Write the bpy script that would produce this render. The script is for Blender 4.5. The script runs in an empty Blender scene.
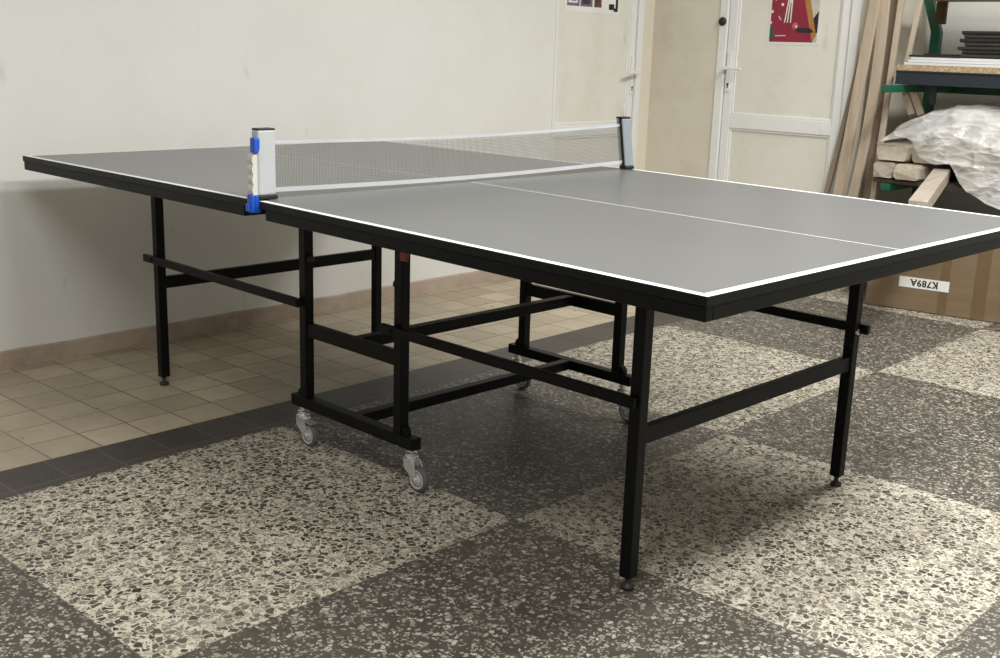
import bpy, bmesh, math, random
from mathutils import Vector, Matrix, noise

random.seed(7)
S = bpy.context.scene
C = S.collection

# ------------------------------------------------------------------ camera
CAM = (2.33191, -2.38781, 1.15446)
YAW, PITCH, ROLL, FPX = 2.315254, -0.243527, 0.0322796, 1133.51
cd = bpy.data.cameras.new('camera')
cd.sensor_fit = 'HORIZONTAL'; cd.sensor_width = 36.0
cd.lens = FPX / 1000.0 * 36.0
cd.clip_start = 0.02; cd.clip_end = 60
cam = bpy.data.objects.new('camera', cd); C.objects.link(cam)
f = Vector((math.cos(PITCH)*math.cos(YAW), math.cos(PITCH)*math.sin(YAW), math.sin(PITCH)))
r = f.cross(Vector((0, 0, 1))).normalized(); u = r.cross(f)
r2 = math.cos(ROLL)*r + math.sin(ROLL)*u
u2 = -math.sin(ROLL)*r + math.cos(ROLL)*u
mw = Matrix((r2, u2, -f)).transposed().to_4x4(); mw.translation = CAM
cam.matrix_world = mw
S.camera = cam

# ------------------------------------------------------------------ world, lamps, exposure
w = bpy.data.worlds.new('world'); S.world = w; w.use_nodes = True
w.node_tree.nodes['Background'].inputs['Color'].default_value = (1, 0.98, 0.93, 1)
w.node_tree.nodes['Background'].inputs['Strength'].default_value = 0.15
S.view_settings.view_transform = 'Standard'
try: S.view_settings.look = 'None'
except Exception: pass
S.view_settings.gamma = 1.0
S.view_settings.use_curve_mapping = False
S.view_settings.exposure = 0.0

def area(name, loc, sx, sy, power, col=(1, 0.995, 0.975), target=None):
    l = bpy.data.lights.new(name, 'AREA'); l.shape = 'RECTANGLE'
    l.size = sx; l.size_y = sy; l.energy = power; l.color = col
    o = bpy.data.objects.new(name, l); C.objects.link(o); o.location = loc
    if target:
        o.rotation_euler = (Vector(target)-Vector(loc)).to_track_quat('-Z', 'Y').to_euler()
    return o
area('ceiling_lamp_front', (1.9, -2.3, 2.86), 0.35, 1.3, 66)
area('ceiling_lamp_middle', (2.2, -0.3, 2.86), 0.35, 1.3, 95)
area('ceiling_lamp_rear', (1.4, 1.7, 2.86), 0.35, 1.3, 88)

# ------------------------------------------------------------------ node helpers
def mat(name):
    m = bpy.data.materials.new(name); m.use_nodes = True
    nt = m.node_tree; b = nt.nodes['Principled BSDF']
    return m, nt, b
def N(nt, t, **k):
    n = nt.nodes.new(t)
    for a, v in k.items():
        if a.startswith('i_'): n.inputs[a[2:].replace('_', ' ')].default_value = v
        else: setattr(n, a, v)
    return n
def L(nt, a, b): nt.links.new(a, b)
def objco(nt): return N(nt, 'ShaderNodeTexCoord').outputs['Object']
def math_(nt, op, a, b=None, c=None):
    n = N(nt, 'ShaderNodeMath', operation=op)
    for i, v in enumerate((a, b, c)):
        if v is None: continue
        if isinstance(v, (int, float)): n.inputs[i].default_value = v
        else: L(nt, v, n.inputs[i])
    return n.outputs[0]
def ramp(nt, fac, stops, interp='LINEAR'):
    n = N(nt, 'ShaderNodeValToRGB'); n.color_ramp.interpolation = interp
    e = n.color_ramp.elements
    while len(e) < len(stops): e.new(0.5)
    for i, (p, c) in enumerate(stops):
        e[i].position = p; e[i].color = (c[0], c[1], c[2], 1) if not isinstance(c, (int, float)) else (c, c, c, 1)
    L(nt, fac, n.inputs[0]); return n.outputs[0]
def mix(nt, fac, a, b, mode='MIX'):
    n = N(nt, 'ShaderNodeMix', data_type='RGBA', blend_type=mode)
    for s, v in ((0, fac), (6, a), (7, b)):
        if isinstance(v, (int, float)): n.inputs[s].default_value = v
        elif isinstance(v, tuple): n.inputs[s].default_value = (v[0], v[1], v[2], 1)
        else: L(nt, v, n.inputs[s])
    return n.outputs[2]
def noise_(nt, co, scale, detail=4, rough=0.6):
    n = N(nt, 'ShaderNodeTexNoise'); n.inputs['Scale'].default_value = scale
    n.inputs['Detail'].default_value = detail; n.inputs['Roughness'].default_value = rough
    L(nt, co, n.inputs['Vector']); return n.outputs['Fac']
def vor(nt, co, scale, feature='F1'):
    n = N(nt, 'ShaderNodeTexVoronoi', feature=feature); n.inputs['Scale'].default_value = scale
    L(nt, co, n.inputs['Vector']); return n
def bump(nt, b, h, strength=0.2, dist=0.002):
    n = N(nt, 'ShaderNodeBump'); n.inputs['Strength'].default_value = strength
    n.inputs['Distance'].default_value = dist
    L(nt, h, n.inputs['Height']); L(nt, n.outputs[0], b.inputs['Normal'])
def scaled(nt, co, s):
    n = N(nt, 'ShaderNodeMapping'); n.inputs['Scale'].default_value = s
    L(nt, co, n.inputs['Vector']); return n.outputs[0]

def plain(name, col, rough=0.5, metal=0.0, var=0.06, scale=8.0, spec=0.5):
    m, nt, b = mat(name); co = objco(nt)
    nf = noise_(nt, co, scale)
    c0 = tuple(max(0, c*(1-var)) for c in col); c1 = tuple(min(1, c*(1+var)) for c in col)
    L(nt, ramp(nt, nf, [(0.3, c0), (0.7, c1)]), b.inputs['Base Color'])
    b.inputs['Roughness'].default_value = rough; b.inputs['Metallic'].default_value = metal
    b.inputs['Specular IOR Level'].default_value = spec
    return m

# ------------------------------------------------------------------ materials: surfaces
def plaster(name, base, dirt, amount=0.5, scale=2.0):
    m, nt, b = mat(name); co = objco(nt)
    n1 = noise_(nt, co, scale, 6, 0.65); n2 = noise_(nt, co, scale*6, 5, 0.7)
    a = ramp(nt, n1, [(0.42, 0.0), (0.75, 1.0)])
    a = math_(nt, 'MULTIPLY', a, ramp(nt, n2, [(0.3, 0.3), (0.75, 1.0)]))
    a = math_(nt, 'MULTIPLY', a, amount)
    c = mix(nt, a, base, dirt)
    # scuffs: small sparse marks
    sc = noise_(nt, scaled(nt, co, (1, 1, 0.5)), 9, 2, 0.5)
    s = ramp(nt, sc, [(0.70, 0.0), (0.80, 0.35)])
    c = mix(nt, s, c, tuple(x*0.6 for x in dirt))
    L(nt, c, b.inputs['Base Color']); b.inputs['Roughness'].default_value = 0.7
    b.inputs['Specular IOR Level'].default_value = 0.25
    bump(nt, b, n2, 0.15, 0.003)
    return m
M_wall = plaster('wall_paint', (0.775, 0.775, 0.75), (0.64, 0.62, 0.56), 0.55, 1.6)
M_wallfar = plaster('far_wall_paint', (0.52, 0.51, 0.47), (0.45, 0.43, 0.38), 0.5, 1.6)
M_tan = plaster('tan_plaster', (0.70, 0.655, 0.56), (0.52, 0.465, 0.34), 0.8, 3.0)
M_tanlight = plaster('pale_tan_plaster', (0.77, 0.715, 0.61), (0.62, 0.565, 0.46), 0.5, 3.0)
M_alcove = plaster('alcove_paint', (0.74, 0.74, 0.70), (0.55, 0.53, 0.47), 0.4, 2.5)
M_ceil = plaster('ceiling_paint', (0.80, 0.79, 0.74), (0.7, 0.68, 0.62), 0.3, 1.5)
M_base = plaster('skirting_paint', (0.45, 0.365, 0.295), (0.25, 0.19, 0.145), 1.0, 7.0)
M_doorpanel = plaster('door_panel_plastic', (0.77, 0.76, 0.695), (0.60, 0.565, 0.45), 0.7, 3.5)
M_doorframe = plaster('door_frame_plastic', (0.81, 0.82, 0.81), (0.58, 0.56, 0.51), 0.3, 7.0)

XJ = [-2.4, -0.40, 0.568, 1.60, 2.63, 3.66]
YJ = [-5.4, -4.4, -3.4, -2.4, -1.405, -0.395, 0.585, 1.655, 2.70, 3.75]
def terrazzo(name, dark):
    m, nt, b = mat(name); co = objco(nt)
    wob = N(nt, 'ShaderNodeTexNoise'); wob.inputs['Scale'].default_value = 60; L(nt, co, wob.inputs['Vector'])
    add = N(nt, 'ShaderNodeVectorMath', operation='MULTIPLY_ADD')
    L(nt, wob.outputs['Color'], add.inputs[0]); add.inputs[1].default_value = (0.012,)*3; L(nt, co, add.inputs[2])
    v = scaled(nt, add.outputs[0], (1, 1, 0.02))
    def layer(scale, thr, edge):
        f1 = vor(nt, v, scale); ed = vor(nt, v, scale, 'DISTANCE_TO_EDGE')
        sep = N(nt, 'ShaderNodeSeparateColor'); L(nt, f1.outputs['Color'], sep.inputs[0])
        on = math_(nt, 'GREATER_THAN', sep.outputs[0], thr)
        inn = ramp(nt, ed.outputs['Distance'], [(edge, 0.0), (edge+0.05, 1.0)])
        return math_(nt, 'MULTIPLY', on, inn), sep.outputs[1]
    big = noise_(nt, co, 2.2, 4, 0.6)
    if dark:
        base = ramp(nt, noise_(nt, co, 25, 3), [(0.3, (0.052, 0.0455, 0.036)), (0.7, (0.082, 0.072, 0.058))])
        m1, t1 = layer(82, 0.74, 0.09); m2, t2 = layer(140, 0.62, 0.10)
        c1 = ramp(nt, t1, [(0.0, (0.22, 0.20, 0.165)), (0.5, (0.36, 0.33, 0.275)), (1.0, (0.50, 0.47, 0.40))])
        c2 = ramp(nt, t2, [(0.0, (0.20, 0.18, 0.15)), (1.0, (0.40, 0.37, 0.31))])
    else:
        base = ramp(nt, noise_(nt, co, 30, 3), [(0.3, (0.50, 0.455, 0.36)), (0.7, (0.63, 0.58, 0.47))])
        m1, t1 = layer(60, 0.24, 0.07); m2, t2 = layer(125, 0.25, 0.09)
        c1 = ramp(nt, t1, [(0.0, (0.026, 0.023, 0.018)), (0.45, (0.090, 0.079, 0.063)), (0.8, (0.215, 0.192, 0.155)), (1.0, (0.40, 0.365, 0.30))])
        c2 = ramp(nt, t2, [(0.0, (0.06, 0.053, 0.043)), (1.0, (0.32, 0.29, 0.235))])
    c = mix(nt, m2, base, c2); c = mix(nt, m1, c, c1)
    c = mix(nt, ramp(nt, big, [(0.45, 0.0), (0.8, 0.35)]), c, (0.10, 0.088, 0.07) if dark else (0.2, 0.178, 0.14))
    # dark joints between the slabs
    sx = N(nt, 'ShaderNodeSeparateXYZ'); L(nt, co, sx.inputs[0])
    acc = None
    for axis, js in ((0, XJ), (1, YJ)):
        for j in js:
            d = math_(nt, 'ABSOLUTE', math_(nt, 'SUBTRACT', sx.outputs[axis], j))
            acc = d if acc is None else math_(nt, 'MINIMUM', acc, d)
    jm = ramp(nt, acc, [(0.0015, 1.0), (0.0032, 0.0)])
    c = mix(nt, math_(nt, 'MULTIPLY', jm, 0.8), c, (0.07, 0.06, 0.05))
    L(nt, c, b.inputs['Base Color'])
    b.inputs['Roughness'].default_value = 0.48 if dark else 0.55
    b.inputs['Specular IOR Level'].default_value = 0.4
    return m
M_tz_pale = terrazzo('pale_terrazzo', False)
M_tz_dark = terrazzo('dark_terrazzo', True)

def tiles(name, bw, bh, offs, c1, c2, mortar, ms=0.003, dirty=True):
    m, nt, b = mat(name); co = objco(nt)
    mp = N(nt, 'ShaderNodeMapping'); mp.inputs['Location'].default_value = offs; L(nt, co, mp.inputs['Vector'])
    br = N(nt, 'ShaderNodeTexBrick', offset=0.0, squash=1.0)
    br.inputs['Scale'].default_value = 1.0
    br.inputs['Brick Width'].default_value = bw; br.inputs['Row Height'].default_value = bh
    br.inputs['Mortar Size'].default_value = ms; br.inputs['Mortar Smooth'].default_value = 0.3
    br.inputs['Color1'].default_value = (*c1, 1); br.inputs['Color2'].default_value = (*c2, 1)
    br.inputs['Mortar'].default_value = (*mortar, 1)
    L(nt, mp.outputs[0], br.inputs['Vector'])
    c = br.outputs['Color']
    n1 = noise_(nt, co, 3.0, 6, 0.7); n2 = noise_(nt, co, 22, 4, 0.7)
    if dirty:
        a = math_(nt, 'MULTIPLY', ramp(nt, n1, [(0.38, 0.0), (0.66, 0.95)]), ramp(nt, n2, [(0.25, 0.4), (0.7, 1.0)]))
        c = mix(nt, a, c, tuple(x*0.55 for x in c1))
        spot = ramp(nt, noise_(nt, co, 34, 1, 0.4), [(0.745, 0.0), (0.77, 0.8)])
        c = mix(nt, spot, c, (0.07, 0.055, 0.04))
    else:
        c = mix(nt, ramp(nt, n2, [(0.35, 0.0), (0.75, 0.5)]), c, tuple(min(1, x*2.0) for x in c1))
    L(nt, c, b.inputs['Base Color'])
    b.inputs['Roughness'].default_value = 0.5
    bump(nt, b, br.outputs['Fac'], -0.35, 0.002)
    return m
M_tile = tiles('cream_floor_tile', 0.148, 0.153, (0.595+0.148*20, 1.04+0.153*40, 0), (0.58, 0.495, 0.365), (0.40, 0.332, 0.235), (0.12, 0.092, 0.062))
M_strip = tiles('dark_border_tile', 0.155, 0.153, (0.595+0.155*4, 1.065+0.153*40, 0), (0.040, 0.034, 0.030), (0.062, 0.053, 0.046), (0.11, 0.095, 0.078), 0.0025, False)

M_black = plain('black_powder_coat', (0.0024, 0.0028, 0.0032), 0.45, 0, 0.1, 30, 0.16)
M_blackedge = plain('black_edge_band', (0.0035, 0.0045, 0.005), 0.42, 0, 0.1, 30, 0.18)
M_plasticblack = plain('black_plastic', (0.012, 0.012, 0.013), 0.5)
M_grey = plain('grey_table_coating', (0.150, 0.152, 0.155), 0.34, 0, 0.03, 3, 0.5)
M_line = plain('white_line_paint', (0.86, 0.87, 0.86), 0.45, 0, 0.02)
M_chrome = plain('zinc_plated_steel', (0.82, 0.83, 0.83), 0.27, 0.78, 0.05, 40)
M_rubber = plain('grey_rubber', (0.10, 0.10, 0.105), 0.6)
M_hub = plain('pale_grey_plastic', (0.50, 0.51, 0.51), 0.4)
M_red = plain('red_plastic', (0.24, 0.010, 0.010), 0.4)
M_netgrey = plain('net_housing_grey', (0.47, 0.49, 0.50), 0.42, 0, 0.03)
M_netsteel = plain('net_housing_slate', (0.27, 0.30, 0.33), 0.4, 0, 0.03)
M_ivory = plain('ivory_grip', (0.60, 0.59, 0.55), 0.5)
M_blue = plain('blue_plastic', (0.012, 0.085, 0.52), 0.4)
M_tape = plain('white_net_tape', (0.50, 0.52, 0.53), 0.7)
M_cord = plain('net_cord', (0.26, 0.258, 0.235), 0.8)
M_green = plain('green_painted_steel', (0.010, 0.105, 0.055), 0.4, 0, 0.1)
M_steelbeam = plain('slate_blue_painted_steel', (0.018, 0.023, 0.032), 0.4, 0, 0.1)
M_whitehard = plain('white_hardware', (0.80, 0.80, 0.78), 0.35)
M_darkpanel = plain('dark_brown_laminate', (0.035, 0.028, 0.024), 0.4, 0, 0.25, 40)
M_blacklam = plain('black_laminate', (0.016, 0.016, 0.017), 0.45, 0, 0.2)
M_whitepanel = plain('white_laminate', (0.66, 0.67, 0.67), 0.4, 0, 0.03)
M_label = plain('label_paper', (0.80, 0.80, 0.78), 0.6)
M_ink = plain('black_ink', (0.012, 0.012, 0.013), 0.7)

def wood(name, c0, c1, axis_scale=(14, 14, 0.8), rough=0.65):
    m, nt, b = mat(name); co = objco(nt)
    g = noise_(nt, scaled(nt, co, axis_scale), 3.0, 5, 0.6)
    L(nt, ramp(nt, g, [(0.3, c0), (0.7, c1)]), b.inputs['Base Color'])
    b.inputs['Roughness'].default_value = rough; b.inputs['Specular IOR Level'].default_value = 0.3
    bump(nt, b, g, 0.15, 0.002)
    return m
M_plank = wood('pale_plank_wood', (0.40, 0.325, 0.245), (0.53, 0.445, 0.35))
M_plank2 = wood('brown_plank_wood', (0.26, 0.20, 0.145), (0.36, 0.285, 0.21))
M_timber = wood('rough_timber', (0.46, 0.40, 0.32), (0.62, 0.555, 0.455), (18, 1.2, 18), 0.8)
M_timber2 = wood('grey_rough_timber', (0.36, 0.31, 0.26), (0.52, 0.455, 0.385), (18, 1.2, 18), 0.8)
M_brownboard = wood('brown_board', (0.085, 0.048, 0.025), (0.14, 0.085, 0.045))
M_darkwood = wood('dark_wood', (0.05, 0.034, 0.024), (0.085, 0.06, 0.042), (2, 14, 14))
def chipboard():
    m, nt, b = mat('chipboard'); co = objco(nt)
    v = vor(nt, co, 190); s = N(nt, 'ShaderNodeSeparateColor'); L(nt, v.outputs['Color'], s.inputs[0])
    L(nt, ramp(nt, s.outputs[0], [(0.0, (0.27, 0.185, 0.10)), (0.6, (0.42, 0.31, 0.19)), (1.0, (0.55, 0.44, 0.29))]), b.inputs['Base Color'])
    b.inputs['Roughness'].default_value = 0.8
    return m
M_chip = chipboard()
def card():
    m, nt, b = mat('corrugated_cardboard'); co = objco(nt)
    g = noise_(nt, scaled(nt, co, (1.0, 3, 8)), 2.5, 5, 0.6)
    L(nt, ramp(nt, g, [(0.3, (0.165, 0.112, 0.062)), (0.7, (0.215, 0.152, 0.088))]), b.inputs['Base Color'])
    b.inputs['Roughness'].default_value = 0.7
    return m
M_card = card()
M_packtape = plain('brown_packing_tape', (0.155, 0.105, 0.055), 0.25)
def film():
    m, nt, b = mat('clear_polythene_film'); co = objco(nt)
    out = nt.nodes['Material Output']
    b.inputs['Base Color'].default_value = (0.86, 0.86, 0.84, 1); b.inputs['Roughness'].default_value = 0.13
    b.inputs['Specular IOR Level'].default_value = 1.0
    tr = N(nt, 'ShaderNodeBsdfTransparent'); mx = N(nt, 'ShaderNodeMixShader')
    mp = N(nt, 'ShaderNodeMapping'); mp.inputs['Rotation'].default_value = (0.3, 0.5, 0.2); mp.inputs['Scale'].default_value = (1.0, 1.6, 2.4)
    L(nt, co, mp.inputs['Vector'])
    n1 = noise_(nt, mp.outputs[0], 4, 2, 0.5)
    rid = math_(nt, 'SUBTRACT', 1.0, math_(nt, 'MULTIPLY', math_(nt, 'ABSOLUTE', math_(nt, 'SUBTRACT', n1, 0.5)), 6.0))
    n2 = noise_(nt, mp.outputs[0], 9, 2, 0.5)
    rid2 = math_(nt, 'SUBTRACT', 1.0, math_(nt, 'MULTIPLY', math_(nt, 'ABSOLUTE', math_(nt, 'SUBTRACT', n2, 0.5)), 7.0))
    r_ = math_(nt, 'ADD', math_(nt, 'MULTIPLY', math_(nt, 'MAXIMUM', rid, 0.0), 0.7), math_(nt, 'MULTIPLY', math_(nt, 'MAXIMUM', rid2, 0.0), 0.4))
    L(nt, ramp(nt, r_, [(0.0, 0.42), (0.5, 0.50), (0.95, 0.70)]), mx.inputs[0])
    L(nt, tr.outputs[0], mx.inputs[1]); L(nt, b.outputs[0], mx.inputs[2]); L(nt, mx.outputs[0], out.inputs[0])
    bump(nt, b, r_, 0.45, 0.02)
    return m
M_film = film()

# ------------------------------------------------------------------ mesh helpers
def finish(name, bm, mats, parent=None, bevel=0.0, smooth=False, segs=2):
    bmesh.ops.recalc_face_normals(bm, faces=bm.faces[:])
    me = bpy.data.meshes.new(name); bm.to_mesh(me); bm.free()
    o = bpy.data.objects.new(name, me); C.objects.link(o)
    for m in (mats if isinstance(mats, (list, tuple)) else [mats]): me.materials.append(m)
    if smooth:
        for p in me.polygons: p.use_smooth = True
    if bevel:
        md = o.modifiers.new('bevel', 'BEVEL'); md.width = bevel; md.segments = segs; md.limit_method = 'ANGLE'
    if parent: o.parent = parent
    return o
def hexa(bm, pts, mi=0):
    vs = [bm.verts.new(p) for p in pts]
    for q in ((0, 3, 2, 1), (4, 5, 6, 7), (0, 1, 5, 4), (1, 2, 6, 5), (2, 3, 7, 6), (3, 0, 4, 7)):
        fc = bm.faces.new([vs[i] for i in q]); fc.material_index = mi
    return vs
def box(bm, x0, x1, y0, y1, z0, z1, mi=0):
    return hexa(bm, [(x0, y0, z0), (x1, y0, z0), (x1, y1, z0), (x0, y1, z0), (x0, y0, z1), (x1, y0, z1), (x1, y1, z1), (x0, y1, z1)], mi)
def bar(bm, a, b, w_, h_, up=(0, 0, 1), mi=0):
    a, b, up = Vector(a), Vector(b), Vector(up)
    d = (b-a).normalized(); s = d.cross(up).normalized()*(w_/2); t = s.cross(d).normalized()*(h_/2)
    hexa(bm, [a-s-t, a+s-t, b+s-t, b-s-t, a-s+t, a+s+t, b+s+t, b-s+t], mi)
def cyl(bm, a, b, r0, r1=None, n=20, mi=0):
    a, b = Vector(a), Vector(b); r1 = r0 if r1 is None else r1
    d = (b-a).normalized(); x = d.orthogonal().normalized(); y = d.cross(x)
    A = [bm.verts.new(a+(x*math.cos(t)+y*math.sin(t))*r0) for t in [2*math.pi*i/n for i in range(n)]]
    B = [bm.verts.new(b+(x*math.cos(t)+y*math.sin(t))*r1) for t in [2*math.pi*i/n for i in range(n)]]
    for i in range(n):
        bm.faces.new((A[i], A[(i+1) % n], B[(i+1) % n], B[i])).material_index = mi
    bm.faces.new(A[::-1]).material_index = mi; bm.faces.new(B).material_index = mi
def lathe(bm, c, axis, prof, n=24, mi=0):
    c, d = Vector(c), Vector(axis).normalized(); x = d.orthogonal().normalized(); y = d.cross(x)
    rings = [[bm.verts.new(c+d*h+(x*math.cos(2*math.pi*i/n)+y*math.sin(2*math.pi*i/n))*max(rr, 1e-5)) for i in range(n)] for rr, h in prof]
    for A, B in zip(rings, rings[1:]):
        for i in range(n): bm.faces.new((A[i], A[(i+1) % n], B[(i+1) % n], B[i])).material_index = mi
    bm.faces.new(rings[0][::-1]).material_index = mi; bm.faces.new(rings[-1]).material_index = mi
def prism(bm, pts, d, mi=0):
    d = Vector(d)
    A = [bm.verts.new(Vector(p)) for p in pts]; B = [bm.verts.new(Vector(p)+d) for p in pts]
    n = len(A)
    for i in range(n): bm.faces.new((A[i], A[(i+1) % n], B[(i+1) % n], B[i])).material_index = mi
    bm.faces.new(A[::-1]).material_index = mi; bm.faces.new(B).material_index = mi
def part(name, m, parent, fn, bevel=0.0, smooth=False, label=None):
    bm = bmesh.new(); fn(bm); o = finish(name, bm, m, parent, bevel, smooth)
    if label: o['label'] = label
    return o
def thing(name, label, cat, loc=(0, 0, 0), rz=0, group=None):
    o = bpy.data.objects.new(name, None); C.objects.link(o); o.empty_display_size = 0.1
    o.location = loc; o.rotation_euler = (0, 0, rz); return tag(o, label, cat, group)
def tag(o, label, cat, group=None):
    o['label'] = label; o['category'] = cat
    if group: o['group'] = group
    return o
def struct(name, m, fn, parent=None, bevel=0.0):
    o = part(name, m, parent, fn, bevel)
    if not parent: o['kind'] = 'structure'
    return o

# ------------------------------------------------------------------ room shell
XL, YB, XR, YF, ZC = -1.543, 3.01, 4.0, -4.4, 2.9
AX, AY = -0.25, 3.68          # alcove: its left side and its back
def floor_fn(bm):
    xs = [XL, -0.595, -0.405] + [x for x in XJ if -0.39 < x < XR] + [XR]
    ys = [YF] + [y for y in YJ if YF < y < AY] + [AY]
    for i in range(len(xs)-1):
        for j in range(len(ys)-1):
            x0, x1, y0, y1 = xs[i], xs[i+1], ys[j], ys[j+1]
            if i == 0: mi = 2
            elif i == 1: mi = 3
            else:
                jj = YJ.index(y1) if y1 in YJ else YJ.index(AY) if AY in YJ else len(YJ)-1
                mi = (i-2 + jj-5) % 2
            vs = [bm.verts.new(p) for p in ((x0, y0, 0), (x1, y0, 0), (x1, y1, 0), (x0, y1, 0))]
            bm.faces.new(vs).material_index = mi
    for fc in bm.faces: fc.normal_update()
struct('floor', [M_tz_pale, M_tz_dark, M_tile, M_strip], floor_fn)
struct('ceiling', M_ceil, lambda bm: box(bm, XL-0.1, XR+0.1, YF-0.1, AY+0.1, ZC, ZC+0.1))
D1 = (2.16, 2.91, 2.05)       # door 1 in the left wall: y range, height
D2 = (-1.11, -0.31, 2.05)     # door 2 in the back wall: x range, height
def wl(bm):
    box(bm, XL-0.12, XL, YF, D1[0], 0, ZC); box(bm, XL-0.12, XL, D1[0], D1[1], D1[2], ZC)
struct('wall_left', M_wall, wl)
struct('trim_1', M_tanlight, lambda bm: box(bm, XL-0.12, XL, D1[1], YB, 0, ZC))
def wb(bm):
    box(bm, XL-0.12, D2[0], YB, YB+0.12, 0, ZC); box(bm, D2[0], D2[1], YB, YB+0.12, D2[2], ZC)
    box(bm, D2[1], AX, YB, AY, 0, ZC)
struct('wall_back', M_tan, wb)
struct('wall_alcove', M_alcove, lambda bm: box(bm, AX-0.1, XR+0.1, AY, AY+0.1, 0, ZC))
struct('wall_right', M_wallfar, lambda bm: box(bm, XR, XR+0.1, YF, AY, 0, ZC))
struct('wall_front', M_wallfar, lambda bm: box(bm, XL-0.12, XR+0.1, YF-0.1, YF, 0, ZC))
def bl(bm):
    prism(bm, [(XL, 0, 0.0), (XL+0.012, 0, 0.0), (XL+0.010, 0, 0.062), (XL, 0, 0.068)], (0, 0.001, 0)) if False else None
    n = 60; y0, y1 = YF, D1[0]
    rows = []
    for i in range(n+1):
        y = y0+(y1-y0)*i/n; h = 0.065+0.0015*math.sin(i*1.7)+0.001*math.sin(i*4.1); t = 0.010+0.001*math.sin(i*2.3)
        rows.append([bm.verts.new((x, y, z)) for x, z in ((XL-0.005, 0), (XL+t, 0), (XL+t-0.002, h-0.006), (XL+t-0.008, h), (XL-0.005, h))])
    for a, b_ in zip(rows, rows[1:]):
        for k in range(5): bm.faces.new((a[k], a[(k+1) % 5], b_[(k+1) % 5], b_[k]))
    bm.faces.new(rows[0]); bm.faces.new(rows[-1][::-1])
struct('baseboard_left', M_base, bl)
struct('baseboard_back', M_base, lambda bm: box(bm, XL, D2[0], YB-0.014, YB, 0, 0.066))

# doors: built in a frame where u runs along the wall, d out of the wall into the room
def door(name, width, place, rail, handle_u, handle_dir, hz, slim=False):
    root = bpy.data.objects.new(name, None); C.objects.link(root); root['kind'] = 'structure'
    root.matrix_world = place
    H = D1[2]; t0 = 0.012 if slim else 0.05
    def fr(bm):
        t = 0.05
        box(bm, 0, t0, -0.07, 0.008, 0, H); box(bm, width-t, width, -0.07, 0.008, 0, H); box(bm, t0, width-t, -0.07, 0.008, H-t, H)
    part('door_frame', M_doorframe, root, fr, 0.004)
    a, b_ = t0+0.004, width-0.054
    s = 0.048; sl = 0.012 if slim else s
    def leaf(bm):
        d0, d1 = -0.055, -0.004
        box(bm, a, a+sl, d0, d1, 0.008, H-0.055); box(bm, b_-s, b_, d0, d1, 0.008, H-0.055)
        box(bm, a+sl, b_-s, d0, d1, 0.008, 0.10); box(bm, a+sl, b_-s, d0, d1, H-0.12, H-0.055)
        box(bm, a+sl, b_-s, d0, d1, rail[0], rail[1])
        for z0, z1 in ((0.10, rail[0]), (rail[1], H-0.12)):       # glazing beads
            e = 0.012
            box(bm, a+sl, a+sl+e, d0, d1-0.006, z0, z1); box(bm, b_-s-e, b_-s, d0, d1-0.006, z0, z1)
            box(bm, a+sl+e, b_-s-e, d0, d1-0.006, z0, z0+e); box(bm, a+sl+e, b_-s-e, d0, d1-0.006, z1-e, z1)
    part('door_leaf', M_doorframe, root, leaf, 0.003)
    part('lower_panel', M_doorpanel, root, lambda bm: box(bm, a+sl, b_-s, -0.045, -0.018, 0.10, rail[0]))
    part('upper_panel', M_doorpanel, root, lambda bm: box(bm, a+sl, b_-s, -0.045, -0.018, rail[1], H-0.12))
    def plate(bm):
        box(bm, handle_u-0.014, handle_u+0.014, -0.004, 0.004, hz-0.125, hz+0.085)
    pl = part('handle_plate', M_whitehard, root, plate, 0.003)
    def lever(bm):
        cyl(bm, (handle_u, 0.004, hz), (handle_u, 0.05, hz), 0.009)
        bar(bm, (handle_u-0.012*handle_dir, 0.05, hz), (handle_u+0.105*handle_dir, 0.052, hz-0.004), 0.014, 0.018)
    part('door_handle', M_whitehard, root, lever, 0.004)
    def key(bm):
        cyl(bm, (handle_u, 0.004, hz-0.085), (handle_u, 0.0055, hz-0.085), 0.0065)
        box(bm, handle_u-0.003, handle_u+0.003, 0.004, 0.0055, hz-0.105, hz-0.085)
    part('keyhole', M_plasticblack, pl, key)
    return root
# door 1: u = +y, out of wall = +x ; door 2: u = +x, out of wall = -y
m1 = Matrix(((0, 1, 0, XL), (1, 0, 0, D1[0]), (0, 0, 1, 0), (0, 0, 0, 1)))
door('door_1', D1[1]-D1[0], m1, (0.705, 0.768), D1[1]-D1[0]-0.075, -1, 1.045, True)
m2 = Matrix(((1, 0, 0, D2[0]), (0, -1, 0, YB), (0, 0, 1, 0), (0, 0, 0, 1)))
d2 = door('door_2', D2[1]-D2[0], m2, (0.770, 0.840), 0.078, 1, 1.085)
part('door_bumper', M_plasticblack, d2, lambda bm: lathe(bm, (0.022, 0.008, 1.325), (0, 1, 0), [(0.022, 0), (0.023, 0.006), (0.018, 0.016), (0.006, 0.02)], 20), smooth=True)

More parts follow.
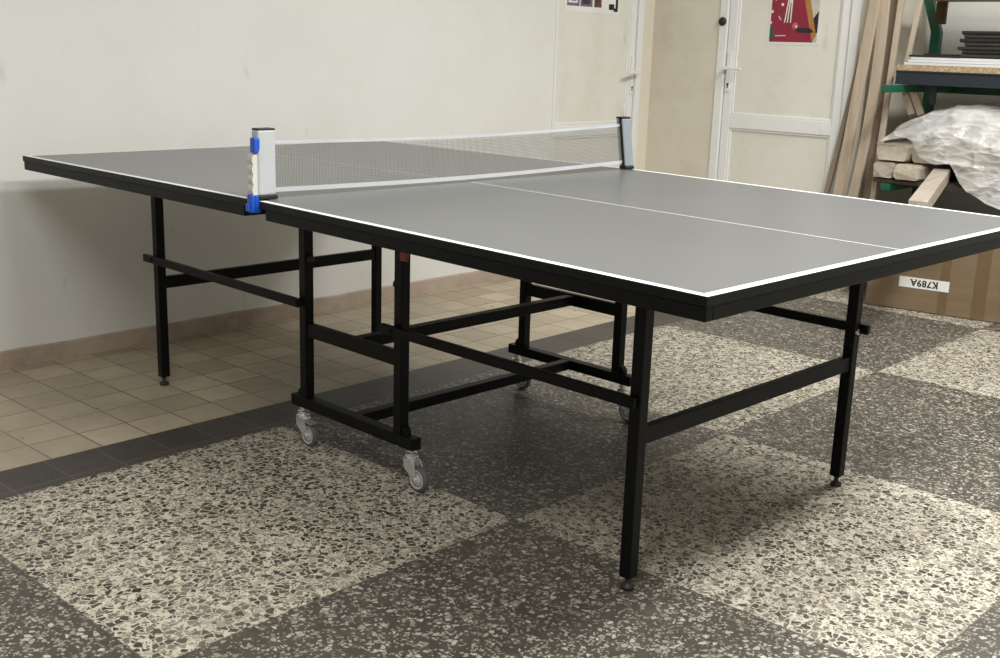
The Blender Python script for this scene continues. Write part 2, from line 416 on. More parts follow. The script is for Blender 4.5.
# ------------------------------------------------------------------ the table
TH = math.radians(-1.6)
W, LH, ZE, ZN = 0.750, 1.349, 0.760, 0.768
table = thing('table_tennis_table', 'grey table tennis table with white lines on black wheeled frame', 'table', (0, 0, 0), TH)
def ztop(x): return ZN-(ZN-ZE)*abs(x)/LH
def half_top(bm, sg):
    xs = [0.0004, 0.024, LH-0.02, LH]; ys = [-W, -W+0.018, -W+0.034, -0.0018, 0.0018, W-0.034, W-0.018, W]
    V = {}
    def v(i, j):
        if (i, j) not in V: V[i, j] = bm.verts.new((sg*xs[i], ys[j], ztop(xs[i])))
        return V[i, j]
    for i in range(3):
        for j in range(7):
            if i == 0 and j in (0, 1, 5, 6): continue
            fc = bm.faces.new((v(i, j), v(i+1, j), v(i+1, j+1), v(i, j+1)))
            fc.material_index = 1 if (i == 2 or j in (0, 3, 6)) else 0
    top = bm.faces[:]
    bmesh.ops.recalc_face_normals(bm, faces=top)
    if top[0].normal.z < 0: bmesh.ops.reverse_faces(bm, faces=top)
    lim = [e for e in bm.edges if len(e.link_faces) == 1]
    ex = bmesh.ops.extrude_edge_only(bm, edges=lim)
    nv = [g for g in ex['geom'] if isinstance(g, bmesh.types.BMVert)]
    for g in nv: g.co.z -= 0.018
    for g in ex['geom']:
        if isinstance(g, bmesh.types.BMFace): g.material_index = 2
    e2 = [g for g in ex['geom'] if isinstance(g, bmesh.types.BMEdge) and all(q in nv for q in g.verts)]
    fl = bmesh.ops.contextual_create(bm, geom=e2)
    for fc in fl['faces']: fc.material_index = 2
def half_apron(bm, sg):
    x0, x1 = 0.046, LH-0.002; t = 0.02; y = W-0.002
    def beam(xa, xb, ya, yb):
        xa, xb = min(xa, xb), max(xa, xb)
        za, zb = ztop(xa)-0.018, ztop(xb)-0.018
        hexa(bm, [(xa, ya, za-0.028), (xb, ya, zb-0.028), (xb, yb, zb-0.028), (xa, yb, za-0.028), (xa, ya, za), (xb, ya, zb), (xb, yb, zb), (xa, yb, za)])
    a, b_ = sg*x0, sg*x1
    beam(a, b_, -y, -y+t); beam(a, b_, y-t, y)
    beam(sg*(x1-t), b_, -y+t, y-t); beam(a, sg*(x0+t), -y+t, y-t); beam(sg*0.66, sg*0.69, -y+t, y-t)
LX = {1: 1.007, -1: -1.003}
LY = 0.464
PX = (-0.192, 0.224)
LT = 0.456
def foot(bm, x, y):
    lathe(bm, (x, y, 0), (0, 0, 1), [(0.0135, 0.0), (0.016, 0.003), (0.0155, 0.009), (0.009, 0.013), (0.0065, 0.016), (0.0065, 0.034)], 20)
BW = 0.030
for sg in (1, -1):
    part('tabletop', [M_grey, M_line, M_blackedge], table, lambda bm: half_top(bm, sg))
    part('apron', M_black, table, lambda bm: half_apron(bm, sg), 0.0025)
    x = LX[sg]
    for sy in (-1, 1):
        lg = part('leg', M_black, table, lambda bm: box(bm, x-BW/2, x+BW/2, sy*LY-BW/2, sy*LY+BW/2, 0.03, 0.735), 0.0025)
        part('levelling_foot', M_plasticblack, lg, lambda bm: foot(bm, x, sy*LY), smooth=True)
        yb = sy*(LY+BW/2+0.0075); zc = 0.449 if (sg == 1 and sy == 1) else 0.4365
        if sg == -1: a, b_ = x-0.055, PX[0]+0.01
        elif sy == -1: a, b_ = PX[1]-0.046, x+0.008
        else: a, b_ = PX[1]-0.046, x+0.036
        br = part('brace', M_black, table, lambda bm: box(bm, a, b_, yb-0.0075, yb+0.0075, zc-0.0125, zc+0.0125), 0.002)
        for px in (x, PX[0] if sg < 0 else PX[1]):
            part('bolt', M_black, br, lambda bm: cyl(bm, (px, yb+sy*0.007, zc), (px, yb+sy*0.011, zc), 0.006, n=6))
    part('leg_rail', M_black, table, lambda bm: box(bm, x-0.010, x+0.010, -LY+BW/2-0.001, LY-BW/2+0.001, 0.336, 0.376), 0.002)
part('bolt_head', M_chrome, table, lambda bm: cyl(bm, (LX[1]+BW/2-0.0005, LY-0.004, 0.445), (LX[1]+BW/2+0.004, LY-0.004, 0.445), 0.008, n=12), label='bright zinc bolt head on the rear right leg')
for sy in (-1, 1):
    y = sy*LT
    part('trolley_base_bar', M_black, table, lambda bm: box(bm, -0.250, 0.288, y-0.0165, y+0.0165, 0.121, 0.153), 0.002)
    for px in PX:
        post = part('trolley_post', M_black, table, lambda bm: box(bm, px-BW/2, px+BW/2, y-BW/2, y+BW/2, 0.152, 0.735), 0.0025)
        o_ = -1 if px < 0 else 1
        part('gusset', M_black, post, lambda bm: prism(bm, [(px+o_*(BW/2-0.001)+o_*q, y-0.010, 0.152+h) for q, h in ((0, 0), (0.019, 0), (0.0185, 0.012), (0.014, 0.021), (0.007, 0.026), (0, 0.027))], (0, 0.020, 0)), 0.002)
        kx = px-BW/2 if px > 0 else px+BW/2
        kd = -1 if px > 0 else 1
        part('knob', M_plasticblack, post, lambda bm: lathe(bm, (kx, y, 0.553 if px > 0 else 0.562), (kd, 0, 0), [(0.006, 0), (0.006, 0.003), (0.012, 0.004), (0.011, 0.010), (0.005, 0.013)], 16), smooth=True)
    part('trolley_rail', M_black, table, lambda bm: box(bm, PX[0]+BW/2-0.001, PX[1]-BW/2+0.001, y-0.010, y+0.010, 0.336, 0.376), 0.002)
part('safety_latch', M_red, table, lambda bm: box(bm, 0.240, 0.266, -LT-0.024, -LT-BW/2+0.001, 0.622, 0.672), 0.003, label='dark red plastic safety latch')
part('lower_cross_bar', M_black, table, lambda bm: box(bm, 0.004, 0.036, -LT+0.0155, LT-0.0155, 0.122, 0.152), 0.002)
part('upper_cross_bar', M_black, table, lambda bm: box(bm, 0.004, 0.036, -LT+0.009, LT-0.009, 0.340, 0.372), 0.002)

def caster(cx, cy, brake, parent):
    root = part('caster', M_chrome, parent, lambda bm: (
        lathe(bm, (cx, cy, 0.080), (0, 0, 1), [(0.018, 0), (0.020, 0.004), (0.020, 0.009), (0.014, 0.011), (0.016, 0.014), (0.016, 0.022), (0.010, 0.024), (0.010, 0.040)], 24),))
    wx = cx+0.031; R = 0.0355
    def fork(bm):
        for s in (-1, 1):
            yy = cy+s*0.0135
            prism(bm, [(cx-0.016, yy-0.0012, 0.084), (cx+0.020, yy-0.0012, 0.084), (cx+0.030, yy-0.0012, 0.062), (wx+0.009, yy-0.0012, R-0.006), (wx+0.002, yy-0.0012, R-0.010), (wx-0.007, yy-0.0012, R-0.005), (cx-0.014, yy-0.0012, 0.060)], (0, 0.0024, 0))
        box(bm, cx-0.016, cx+0.020, cy-0.0135, cy+0.0135, 0.0815, 0.084)
        cyl(bm, (wx, cy-0.018, R), (wx, cy+0.018, R), 0.005, n=12)
    part('fork', M_chrome, root, fork)
    part('wheel', M_rubber, root, lambda bm: lathe(bm, (wx, cy-0.009, R), (0, 1, 0), [(0.024, 0.001), (0.030, 0.0), (0.0340, 0.002), (R, 0.006), (R, 0.012), (0.0340, 0.016), (0.030, 0.018), (0.024, 0.017)], 36), smooth=True)
    part('wheel_hub', M_hub, root, lambda bm: lathe(bm, (wx, cy-0.0105, R), (0, 1, 0), [(0.008, -0.001), (0.010, 0.001), (0.020, 0.003), (0.022, 0.0005), (0.0265, 0.0005), (0.0265, 0.0205), (0.022, 0.0205), (0.010, 0.020)], 32), smooth=False)
    if brake:
        part('brake_pedal', M_chrome, root, lambda bm: prism(bm, [(cx+0.012, cy-0.014, 0.080), (cx+0.056, cy-0.014, 0.072), (cx+0.058, cy-0.014, 0.0745), (cx+0.012, cy-0.014, 0.083)], (0, 0.028, 0)), label='zinc brake pedal')
for cx, cy, bk in ((-0.222, -LT+0.006, True), (0.250, -LT+0.016, False), (-0.222, LT, False), (0.248, LT, True)):
    caster(cx, cy, bk, table)

# ------------------------------------------------------------------ the net
net = thing('table_tennis_net', 'retractable mesh net with white tapes clamped across the table middle', 'net', (0, 0, 0), TH)
Y0, Y1 = -0.688, 0.70
def zt(y): t = (y-Y0)/(Y1-Y0); return 0.9125+0.008*t-0.011*math.sin(math.pi*t)
def zb(y): t = (y-Y0)/(Y1-Y0); return 0.788+0.003*t-0.009*math.sin(math.pi*t)
def ribbon(bm, fa, fb, th=0.0012, n=40):
    prev = None
    for i in range(n+1):
        y = Y0+(Y1-Y0)*i/n
        vs = [bm.verts.new((x, y, z)) for x, z in ((-th, fb(y)), (th, fb(y)), (th, fa(y)), (-th, fa(y)))]
        if prev:
            for k in range(4): bm.faces.new((prev[k], prev[(k+1) % 4], vs[(k+1) % 4], vs[k]))
        else: bm.faces.new(vs[::-1])
        prev = vs
    bm.faces.new(prev)
def mesh_fn(bm):
    n = 290; tk = 0.0010
    for i in range(1, n):
        y = Y0+(Y1-Y0)*i/n
        box(bm, -tk/2, tk/2, y-tk/2, y+tk/2, zb(y), zt(y)-0.008)
    rows = 27
    for k in range(1, rows):
        q = k/rows
        ribbon(bm, lambda y: zb(y)+(zt(y)-0.012-zb(y))*q+tk/2, lambda y: zb(y)+(zt(y)-0.012-zb(y))*q-tk/2, tk/2, 24)
part('net_mesh', M_cord, net, mesh_fn)
part('top_tape', M_tape, net, lambda bm: ribbon(bm, zt, lambda y: zt(y)-0.0085))
part('bottom_tape', M_tape, net, lambda bm: ribbon(bm, lambda y: zb(y)+0.0075, lambda y: zb(y)-0.004))
def post_near(net):
    ps = part('net_post', M_netgrey, net, lambda bm: box(bm, -0.015, 0.015, -0.744, -0.692, 0.779, 0.940), 0.005)
    part('post_cap', M_plasticblack, ps, lambda bm: box(bm, -0.0145, 0.0145, -0.743, -0.693, 0.938, 0.9435), 0.002)
    part('base_plate', M_plasticblack, ps, lambda bm: (box(bm, -0.016, 0.016, -0.741, -0.688, 0.7690, 0.779)), 0.002)
    def grip(bm):
        prof = [(-0.743, 0.781)]
        zz = 0.781
        pts = []
        for k in range(40):
            t = k/39; z = 0.781+t*0.100
            pts.append((-0.7555-0.0035*abs(math.sin(t*math.pi*4)) - 0.001, z))
        poly = [(-0.743, 0.781)]+pts+[(-0.743, 0.881)]
        prism(bm, [(-0.010, y, z) for y, z in poly], (0.021, 0, 0))
    part('grip', M_ivory, ps, grip, 0.0, label='wavy ivory squeeze grip')
    part('release_button', M_blue, ps, lambda bm: prism(bm, [(-0.004, y, z) for y, z in ((-0.756, 0.885), (-0.756, 0.921), (-0.7395, 0.921), (-0.7395, 0.896), (-0.742, 0.888), (-0.748, 0.884))], (0.021, 0, 0)), 0.003, label='blue release button')
    def clamp(bm):
        box(bm, -0.011, 0.011, -0.763, -0.7505, 0.737, 0.782)
        box(bm, -0.011, 0.011, -0.7505, -0.734, 0.736, 0.780)
        box(bm, -0.009, 0.007, -0.770, -0.763, 0.740, 0.760)
    part('clamp_jaw', M_blue, ps, clamp, 0.003, label='blue clamp jaw under the table edge')
post_near(net)
def post_far(net):
    lean = 0.018
    def leanbox(bm, x0, x1, y0, y1, z0, z1):
        k = lambda z: -(z-0.77)*0.20
        hexa(bm, [(x0, y0+k(z0), z0), (x1, y0+k(z0), z0), (x1, y1+k(z0), z0), (x0, y1+k(z0), z0), (x0, y0+k(z1), z1), (x1, y0+k(z1), z1), (x1, y1+k(z1), z1), (x0, y1+k(z1), z1)])
    ps = part('net_post', M_netsteel, net, lambda bm: leanbox(bm, -0.014, 0.014, 0.706, 0.752, 0.778, 0.938), 0.005)
    part('post_cap', M_plasticblack, ps, lambda bm: leanbox(bm, -0.014, 0.014, 0.7065, 0.7515, 0.937, 0.943), 0.002)
    part('base_plate', M_plasticblack, ps, lambda bm: leanbox(bm, -0.015, 0.015, 0.7065, 0.7515, 0.7690, 0.779), 0.002)
    part('net_slot', M_plasticblack, ps, lambda bm: leanbox(bm, -0.001, 0.010, 0.7052, 0.7075, 0.779, 0.937), 0.001, label='black slot the net runs into')
    part('clamp_jaw', M_blue, ps, lambda bm: (box(bm, -0.011, 0.011, 0.7505, 0.757, 0.730, 0.745), box(bm, -0.011, 0.011, 0.726, 0.7505, 0.730, 0.768)), 0.003)
post_far(net)

# ------------------------------------------------------------------ posters on the doors
def sheet(bm, w_, h_, mi=0, x=0, z=0, t=0.001, y=0):
    box(bm, x, x+w_, y-t, y, z, z+h_, mi)
# poster on door 1 (left wall): built with x = along wall, y = into wall
p1 = thing('poster', 'white sheet of small product pictures taped on the left door', 'poster', (XL-0.0175, 2.245, 1.345), math.radians(90))
part('sheet', M_label, p1, lambda bm: sheet(bm, 0.465, 0.42))
M_ph1 = plain('photo_dark', (0.05, 0.03, 0.035), 0.4, 0, 0.6, 60)
M_ph2 = plain('photo_yellow', (0.62, 0.55, 0.16), 0.4, 0, 0.3, 60)
M_ph3 = plain('photo_brown', (0.12, 0.055, 0.03), 0.4, 0, 0.5, 60)
M_ph4 = plain('photo_violet', (0.17, 0.14, 0.22), 0.4, 0, 0.4, 60)
part('picture', [M_ph4, M_label, M_ph1], p1, lambda bm: (sheet(bm, 0.100, 0.15, 0, 0.02, 0.030, 0.0006, -0.001), sheet(bm, 0.072, 0.12, 1, 0.030, 0.045, 0.0006, -0.0016), sheet(bm, 0.04, 0.10, 2, 0.05, 0.055, 0.0006, -0.0022)))
part('picture', [M_ph4, M_ph1, M_ph2], p1, lambda bm: (sheet(bm, 0.100, 0.15, 0, 0.128, 0.030, 0.0006, -0.001), sheet(bm, 0.07, 0.05, 1, 0.14, 0.042, 0.0006, -0.0016), lathe(bm, (0.172, -0.0016, 0.115), (0, -1, 0), [(0.024, 0), (0.024, 0.0006)], 18, 2)))
part('picture', [M_ph3, M_ph1], p1, lambda bm: (sheet(bm, 0.062, 0.15, 0, 0.243, 0.030, 0.0006, -0.001), sheet(bm, 0.03, 0.05, 1, 0.255, 0.05, 0.0006, -0.0016)))
part('symbol', M_ink, p1, lambda bm: (sheet(bm, 0.046, 0.030, 0, 0.37, 0.022, 0.0006, -0.001), sheet(bm, 0.020, 0.075, 0, 0.428, 0.014, 0.0006, -0.001), sheet(bm, 0.034, 0.018, 0, 0.412, 0.014, 0.0006, -0.0017), lathe(bm, (0.375, -0.001, 0.105), (0, -1, 0), [(0.027, 0), (0.027, 0.0006)], 20)))
# poster on door 2 (back wall)
p2 = thing('poster', 'poster of a red billiard table and balls taped on the right door', 'poster', (-0.826, YB+0.0175, 1.213), 0)
M_pw = plain('print_white', (0.78, 0.76, 0.73), 0.4)
M_pc = plain('print_crimson', (0.27, 0.012, 0.040), 0.35, 0, 0.12, 12)
M_po = plain('print_wood', (0.42, 0.19, 0.045), 0.4, 0, 0.2, 20)
M_pg = plain('print_grey', (0.55, 0.53, 0.48), 0.4, 0, 0.1, 20)
M_pk = plain('print_black', (0.015, 0.012, 0.014), 0.4)
M_pn = plain('print_green', (0.02, 0.10, 0.06), 0.4)
M_pb = plain('print_cream', (0.60, 0.50, 0.38), 0.4)
part('sheet', M_pw, p2, lambda bm: sheet(bm, 0.30, 0.40))
def poly(bm, pts, mi, y): prism(bm, [(a, -y, c) for a, c in pts], (0, -0.0004, 0), mi)
def pic(bm):
    poly(bm, [(0.012, 0.014), (0.282, 0.014), (0.282, 0.39), (0.012, 0.39)], 3, 0.0010)          # pale wall behind
    poly(bm, [(0.012, 0.014), (0.258, 0.014), (0.198, 0.245), (0.012, 0.245)], 1, 0.0015)        # cloth
    poly(bm, [(0.258, 0.014), (0.276, 0.05), (0.222, 0.25), (0.196, 0.225)], 2, 0.0020)          # wooden rail
    poly(bm, [(0.246, 0.12), (0.282, 0.17), (0.282, 0.06), (0.272, 0.06)], 4, 0.0018)            # dark leg
    poly(bm, [(0.012, 0.252), (0.125, 0.245), (0.125, 0.39), (0.012, 0.39)], 6, 0.0020)
    poly(bm, [(0.110, 0.25), (0.15, 0.225), (0.215, 0.25), (0.20, 0.39), (0.11, 0.39)], 4, 0.0024)
    for a in (0, 0.016, 0.034):                                                                   # cues
        poly(bm, [(0.090+a, 0.11), (0.096+a, 0.11), (0.116+a*0.5, 0.25), (0.108+a*0.5, 0.25)], 7, 0.0028)
    poly(bm, [(0.108, 0.245), (0.125, 0.205), (0.145, 0.25), (0.165, 0.33), (0.148, 0.33), (0.128, 0.25)], 7, 0.0032)  # arm
    for (a, c, mi) in ((0.035, 0.228, 7), (0.075, 0.200, 7), (0.018, 0.165, 7), (0.014, 0.11, 7)):
        prism(bm, [(a+0.008*math.cos(k*0.524), -0.0028, c+0.008*math.sin(k*0.524)) for k in range(12)], (0, -0.0004, 0), mi)
    poly(bm, [(0.15, 0.085), (0.24, 0.085), (0.262, 0.066), (0.245, 0.06), (0.17, 0.062)], 4, 0.0024)                  # shadow
    prism(bm, [(0.156+0.017*math.cos(k*0.45), -0.0028, 0.095+0.017*math.sin(k*0.45)) for k in range(14)], (0, -0.0004, 0), 8)
    prism(bm, [(0.162+0.006*math.cos(k*0.524), -0.0033, 0.092+0.006*math.sin(k*0.524)) for k in range(12)], (0, -0.0004, 0), 7)
    poly(bm, [(0.045, 0.042), (0.105, 0.044), (0.105, 0.048), (0.045, 0.046)], 7, 0.0024)
    poly(bm, [(0.055, 0.142), (0.070, 0.122), (0.073, 0.125), (0.058, 0.145)], 7, 0.0024)
    poly(bm, [(0.012, 0.025), (0.034, 0.03), (0.036, 0.07), (0.018, 0.095), (0.012, 0.09)], 5, 0.0024)
M_pr = plain('print_pink', (0.55, 0.12, 0.15), 0.4)
part('picture', [M_pw, M_pc, M_po, M_pg, M_pk, M_pn, M_pb, M_pw, M_pr], p2, pic)

# ------------------------------------------------------------------ leaning planks
def lean_y(z): return 2.94+0.01*z
def plank(label, x0, x1, w_, t_, m, z1=2.25, off=0.0, bow=0.0, xk=None, z0=0.0):
    """x0/x1: centre line at z 0.53 and 1.43; bowed sideways by `bow`"""
    bm = bmesh.new(); n = 24; prev = None
    for i in range(n+1):
        z = z0+(z1-z0)*i/n; t = (z-0.53)/0.90; tb = min(1.15, max(-0.15, t))
        x = x0+(x1-x0)*t + bow*(1-(2*tb-1)**2)
        y = lean_y(z)+off+0.004
        vs = [bm.verts.new(p) for p in ((x-w_/2, y-t_/2, z), (x+w_/2, y-t_/2, z), (x+w_/2, y+t_/2, z), (x-w_/2, y+t_/2, z))]
        if prev:
            for k in range(4): bm.faces.new((prev[k], prev[(k+1) % 4], vs[(k+1) % 4], vs[k]))
        else: bm.faces.new(vs[::-1])
        prev = vs
    bm.faces.new(prev)
    o = finish('wooden_plank', bm, m, None, 0.002)
    return tag(o, label, 'plank', 'planks leaning beside the right door')
plank('thin wooden plank at far left of the leaning bundle, crossing the door', -0.381, -0.239, 0.026, 0.018, M_plank2, off=0.044, z1=1.9)
plank('pale wooden plank second from left in the leaning bundle by the door', -0.297, -0.219, 0.052, 0.020, M_plank, off=0.0, z1=2.1)
plank('broad bowed pale plank in the middle of the leaning bundle', -0.227, -0.181, 0.050, 0.018, M_plank, off=0.0215, bow=0.018)
plank('brown plank behind the broad bowed plank in the leaning bundle', -0.172, -0.151, 0.052, 0.018, M_plank2, off=0.068)
plank('narrow plank right of the broad bowed plank, beside the green rack arm', -0.126, -0.099, 0.027, 0.018, M_plank, off=0.02)
plank('slim pale batten standing on the shelf left end, next to the green upright', -0.103, -0.005, 0.022, 0.018, M_plank, off=0.02, z1=2.0, z0=1.135)

# ------------------------------------------------------------------ storage rack
rack = thing('storage_rack', 'green steel storage rack with slate shelf beam in the alcove', 'rack', (0, 0, 0))
RX = (-0.105, 1.35)
for i, x in enumerate(RX):
    def up(bm):
        pts = [(x-0.042, 3.545, 0), (x-0.042, 3.545, 1.30), (x-0.10, 3.545, 1.46), (x-0.10, 3.545, 2.2)]
        prev = None
        for (a, y, z) in pts:
            vs = [bm.verts.new(p) for p in ((a-0.025, y-0.02, z), (a+0.025, y-0.02, z), (a+0.025, y+0.02, z), (a-0.025, y+0.02, z))]
            if prev:
                for k in range(4): bm.faces.new((prev[k], prev[(k+1) % 4], vs[(k+1) % 4], vs[k]))
            else: bm.faces.new(vs[::-1])
            prev = vs
        bm.faces.new(prev)
    part('upright', M_green, rack, up, 0.003)
    for zz in (1.024, 0.560):
        part('arm', M_green, rack, lambda bm: bar(bm, (x+0.075, 2.76 if zz > 0.8 else 2.87, zz), (x+0.075, 3.481, zz), 0.045, 0.034), 0.004)
for zz in (1.024, 0.560):
    part('back_rail', M_green, rack, lambda bm: box(bm, RX[0]-0.03, RX[1]+0.1, 3.481, 3.52, zz-0.025, zz+0.025), 0.003)
part('shelf_beam', M_steelbeam, rack, lambda bm: (box(bm, -0.05, 1.45, 2.90, 2.935, 1.0445, 1.1075), box(bm, -0.05, 1.45, 2.895, 2.90, 1.0445, 1.0515), box(bm, -0.05, 1.45, 2.895, 2.90, 1.1005, 1.1075)), 0.002)
part('lower_shelf', M_darkwood, rack, lambda bm: box(bm, -0.106, 1.45, 2.895, 3.47, 0.578, 0.598), 0.002)
tag(part('shelf_board', M_chip, None, lambda bm: box(bm, -0.048, 1.45, 2.895, 3.46, 1.108, 1.134), 0.001), 'chipboard shelf with bare tan edge lying on the slate beam', 'shelf')
tag(part('shelf_board', M_chip, None, lambda bm: box(bm, -0.10, 1.45, 3.05, 3.46, 1.445, 1.470), 0.001), 'upper shelf board along the top edge of the picture', 'shelf')
tag(part('brown_board', M_brownboard, None, lambda bm: box(bm, -0.105, -0.055, 3.40, 3.425, 1.335, 2.1), 0.002), 'narrow dark brown board right of the green upright', 'board')
part('bracket', M_steelbeam, rack, lambda bm: prism(bm, [(0.05, 3.0, 1.0445), (0.11, 3.0, 1.0445), (0.11, 3.0, 0.955), (0.09, 3.0, 0.955)], (0, 0.012, 0)))
for dx in (0.0, 0.045):
    part('wedge', M_plank2, rack, lambda bm: bar(bm, (-0.034+dx, 2.99, 1.006), (0.012+dx, 2.99, 0.905), 0.03, 0.02, (0, 1, 0)), 0.002, label='bare wooden wedge under the arm')

# white boards, black sheets and profiles on the shelf
for k, (x0, z0, lab) in enumerate(((-0.020, 1.1345, 'lowest white board stacked on the chipboard shelf'), (-0.005, 1.1475, 'second white board of the stack on the chipboard shelf'), (0.005, 1.1600, 'topmost white board of the stack on the chipboard shelf'))):
    tag(part('white_board', M_whitepanel, None, lambda bm: box(bm, x0, 1.2, 2.905+0.006*k, 3.40, z0, z0+0.0115), 0.001), lab, 'board', 'white boards on the shelf')
tag(part('black_sheet', M_blacklam, None, lambda bm: box(bm, -0.005, 0.24, 2.915, 3.22, 1.172, 1.181), 0.001), 'flat black sheet lying on white boards at the shelf left end', 'panel')
tag(part('black_sheet', M_blacklam, None, lambda bm: box(bm, 0.055, 0.21, 2.94, 3.18, 1.1815, 1.188), 0.001), 'smaller black sheet on top of the flat black sheet', 'panel')
nm = ['lowest', 'second', 'third', 'fourth', 'fifth', 'sixth', 'topmost']
for k in range(7):
    z0 = 1.1725+k*0.0172
    dx = (-0.02, -0.012, -0.034, -0.004, -0.028, -0.01, -0.022)[k]
    m = M_darkpanel if k in (0, 2, 3, 5) else M_blacklam
    def prof(bm):
        box(bm, 0.250+dx, 1.1, 2.93, 3.02, z0, z0+0.0135)
        box(bm, 0.256+dx, 1.1, 3.02, 3.12, z0+0.003, z0+0.0105)
        box(bm, 0.250+dx, 1.1, 2.922, 2.930, z0+0.005, z0+0.0165)
    tag(part('dark_profile', m, None, prof, 0.0008), '%s dark strip in the brown and black stack on the shelf' % nm[k], 'panel', 'dark strips stacked on the shelf')

# ------------------------------------------------------------------ timber stack on the lower shelf
def timber(x0, x1, z0, z1, y0, y1, m, label, jag=0.004, name='timber_block'):
    bm = bmesh.new(); n = 10; prev = None; rr = random.Random(int((x0+z0)*1000))
    for i in range(n+1):
        y = y0+(y1-y0)*i/n; j = lambda: rr.uniform(-1, 1)*0.0022
        vs = []
        cxx, czz, hw, hh, c = (x0+x1)/2, (z0+z1)/2, (x1-x0)/2, (z1-z0)/2, 0.012
        for a, b_ in ((-hw+c, -hh), (0, -hh), (hw-c, -hh), (hw, -hh+c), (hw, 0), (hw, hh-c), (hw-c, hh), (0, hh), (-hw+c, hh), (-hw, hh-c), (-hw, 0), (-hw, -hh+c)):
            k = 0.93 if i in (0, n) else 1
            vs.append(bm.verts.new((cxx+a*k+j(), y+(j()*3 if i == 0 else 0), czz+b_*k+abs(j())*(-1 if b_ > 0 else 1))))
        if prev:
            for q in range(12): bm.faces.new((prev[q], prev[(q+1) % 12], vs[(q+1) % 12], vs[q]))
        else: bm.faces.new(vs[::-1])
        prev = vs
    bm.faces.new(prev)
    return tag(finish(name, bm, m), label, 'timber', 'timber blocks on the rack')
timber(-0.106, 0.004, 0.600, 0.680, 2.885, 3.44, M_timber2, 'timber block in the lower row at the left end of the stack')
timber(0.008, 0.134, 0.600, 0.678, 2.865, 3.44, M_timber, 'timber block second in the lower row, right of the left end block')
timber(-0.100, 0.054, 0.683, 0.764, 2.890, 3.44, M_timber, 'timber block in the upper row at the left end of the stack')
timber(0.072, 0.186, 0.682, 0.766, 2.905, 3.44, M_timber2, 'timber block second in the upper row, half under the plastic film')
timber(0.312, 0.425, 0.600, 0.668, 2.885, 3.44, M_timber, 'pale timber block under film, right of the slanting beam')
timber(0.205, 0.325, 0.682, 0.764, 2.96, 3.44, M_timber2, 'timber block behind film in the upper row, above the slanting beam')
timber(0.340, 0.465, 0.682, 0.764, 2.95, 3.44, M_timber2, 'timber block behind film above the pale block')
timber(0.480, 0.60, 0.600, 0.680, 2.93, 3.44, M_timber2, 'timber block behind film in the lower row at the picture edge')
timber(0.480, 0.60, 0.684, 0.764, 2.94, 3.44, M_timber, 'timber block behind film in the upper row at the picture edge')
timber(0.13, 0.26, 0.769, 0.845, 2.98, 3.44, M_timber, 'left timber block in the third row behind the film')
timber(0.28, 0.41, 0.769, 0.845, 2.98, 3.44, M_timber2, 'middle timber block in the third row behind the film')
timber(0.43, 0.56, 0.769, 0.845, 2.98, 3.44, M_timber, 'right timber block in the third row behind the film')
timber(0.20, 0.33, 0.849, 0.925, 3.02, 3.44, M_timber2, 'left timber block in the top row under the film')
timber(0.36, 0.49, 0.849, 0.925, 3.02, 3.44, M_timber, 'right timber block in the top row under the film')
# the long beam that juts out of the rack towards the table
bm = bmesh.new()
bar(bm, (0.475, 2.07, 0.5815), (0.212, 2.93, 0.636), 0.074, 0.062)
tag(finish('timber_beam', bm, M_timber2, None, 0.004), 'long timber beam slanting out of the rack towards the table', 'timber')

# plastic film draped over the stack
def film_fn(bm):
    top = [(-0.085, 0.785), (-0.06, 0.82), (-0.01, 0.868), (0.105, 0.920), (0.24, 0.955), (0.46, 0.960), (0.64, 0.955)]
    hem = [(-0.085, 0.770), (-0.03, 0.782), (0.06, 0.800), (0.085, 0.785), (0.13, 0.722), (0.206, 0.690), (0.274, 0.700), (0.32, 0.63), (0.357, 0.588), (0.454, 0.540), (0.523, 0.522), (0.64, 0.515)]
    def at(tab, x):
        for (a, b_), (c, d) in zip(tab, tab[1:]):
            if x <= c: return b_+(d-b_)*(x-a)/(c-a)
        return tab[-1][1]
    nu, nv = 130, 90
    g = []
    for i in range(nu+1):
        x = -0.085+0.725*i/nu; zt_, zh = at(top, x), min(at(hem, x), at(top, x)-0.004); row = []
        for j in range(nv+1):
            v = j/nv
            if v < 0.4:                       # over the top, from the back to the front edge
                s = v/0.4; y = 3.40-0.47*s; z = zt_-0.0*(1-s)
                if s > 0.85: z -= 0.02*((s-0.85)/0.15)**2
            else:
                s = (v-0.4)/0.6; y = 2.93-0.075*min(1, s*2.5)+0.01*math.sin(s*5+x*9); z = zt_-0.02+(zh-zt_+0.02)*s
            p = Vector((x*1.0, y*1.3, z))
            n1 = noise.noise(p*9); n2 = noise.turbulence(p*14+Vector((3, 1, 7)), 3, True); n3 = noise.noise(p*34)
            q = Vector((x*5+y*2, y*4+z*2.5, z*6-x*3))
            rd = 1-abs(noise.noise(q)); rd2 = 1-abs(noise.noise(q*2.1+Vector((5, 2, 1))))
            e = 0.010*n1+0.012*(rd**3-0.4)+0.007*(rd2**5-0.25)
            n3 = 0.0
            if v < 0.4: row.append(bm.verts.new((x, y, z+0.7*e+0.004)))
            else: row.append(bm.verts.new((x+0.006*n1, y-max(-0.006, e)-0.004, z+0.008*n3+0.010*n1*s)))
        g.append(row)
    for i in range(nu):
        for j in range(nv): bm.faces.new((g[i][j], g[i+1][j], g[i+1][j+1], g[i][j+1]))
fo = part('plastic_film', M_film, None, film_fn, smooth=True)
tag(fo, 'crumpled clear plastic film draped over the timber stack', 'plastic sheet')

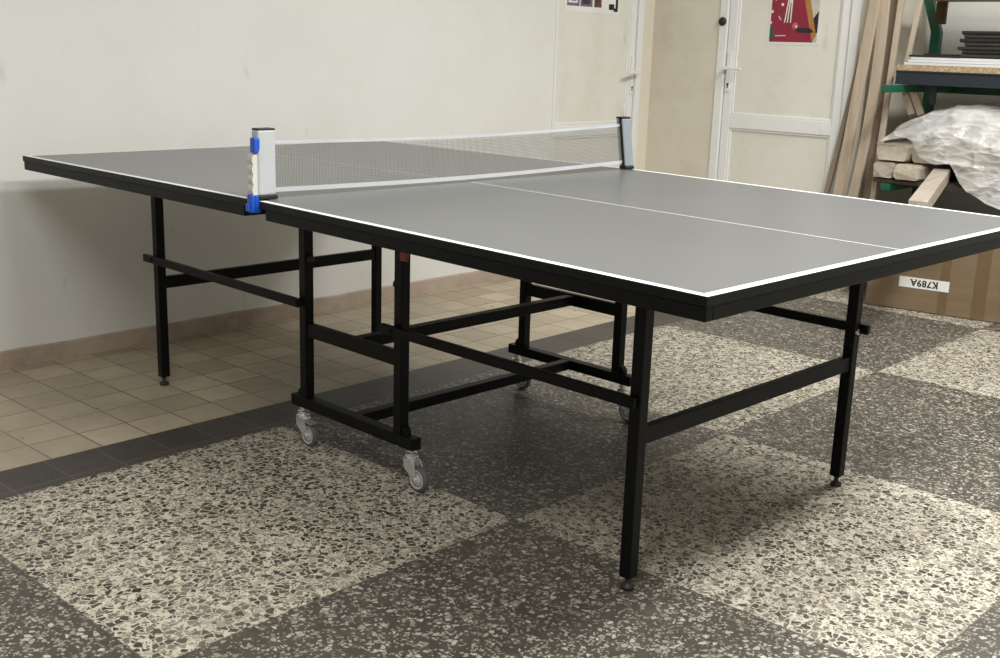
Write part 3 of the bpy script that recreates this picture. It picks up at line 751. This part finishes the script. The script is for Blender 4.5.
# ------------------------------------------------------------------ cardboard box under the rack
BRZ = math.atan2(0.095, 0.595)
cb = thing('cardboard_box', 'flat brown cardboard box under the rack with upside-down label', 'box', (-0.018, 2.768, 0), BRZ)
BWX, BD, BH = 0.618, 0.50, 0.43
def cbx(bm): box(bm, 0, BWX, 0, BD, 0.002, BH)
part('carton', M_card, cb, cbx, 0.004)
part('packing_tape', M_packtape, cb, lambda bm: box(bm, 0.335, 0.375, -0.0006, 0.0, 0.003, BH-0.006))
part('packing_tape', M_packtape, cb, lambda bm: box(bm, 0.485, 0.545, -0.0006, 0.0, 0.003, BH-0.006))
lab = part('label_sticker', M_label, cb, lambda bm: box(bm, 0.150, 0.378, -0.0014, -0.0007, 0.112, 0.162), label='white paper label reading K789A upside down')
def text_mesh():
    cu = bpy.data.curves.new('lettering', 'FONT'); cu.body = 'K789A'; cu.size = 0.050; cu.space_character = 1.12
    cu.extrude = 0.0002; cu.align_x = 'CENTER'; cu.align_y = 'CENTER'; cu.offset = 0.0016
    t = bpy.data.objects.new('tmp', cu); C.objects.link(t)
    dg = bpy.context.evaluated_depsgraph_get(); me = bpy.data.meshes.new_from_object(t.evaluated_get(dg))
    bpy.data.objects.remove(t); me.name = 'lettering'; return me
me = text_mesh(); me.materials.clear(); me.materials.append(M_ink)
xs_ = [v.co.x for v in me.vertices]; ys_ = [v.co.y for v in me.vertices]
bw_ = max(xs_)-min(xs_); bh_ = max(ys_)-min(ys_)
cx_ = (max(xs_)+min(xs_))/2; cy_ = (max(ys_)+min(ys_))/2
bm = bmesh.new(); bm.from_mesh(me)
# slab serifs on K, 7 and A, in the letters' own plane
s = 0.0016
x0_ = min(xs_); x1_ = max(xs_); yb_, yt_ = min(ys_), max(ys_)
cw = bw_/5
for (a, b_, c, d) in ((x0_-0.004, x0_+0.011, yb_, yb_+0.003), (x0_-0.004, x0_+0.011, yt_-0.003, yt_), (x0_+0.018, x0_+0.031, yb_, yb_+0.003), (x0_+0.018, x0_+0.030, yt_-0.003, yt_), (x1_-0.036, x1_-0.024, yb_, yb_+0.003), (x1_-0.011, x1_+0.003, yb_, yb_+0.003)):
    box(bm, a, b_, c, d, -0.0002, 0.0002)
bm.to_mesh(me); bm.free()
lt = bpy.data.objects.new('lettering', me); C.objects.link(lt); lt.parent = lab
# text plane (x right, y up) onto the box front, turned half round
k = 0.125/bw_; kv = 0.033/bh_
lt.matrix_local = Matrix.Translation((0.264, -0.0016, 0.137)) @ Matrix(((-k, 0, 0, k*cx_), (0, 0, -1, 0), (0, -kv, 0, kv*cy_), (0, 0, 0, 1)))
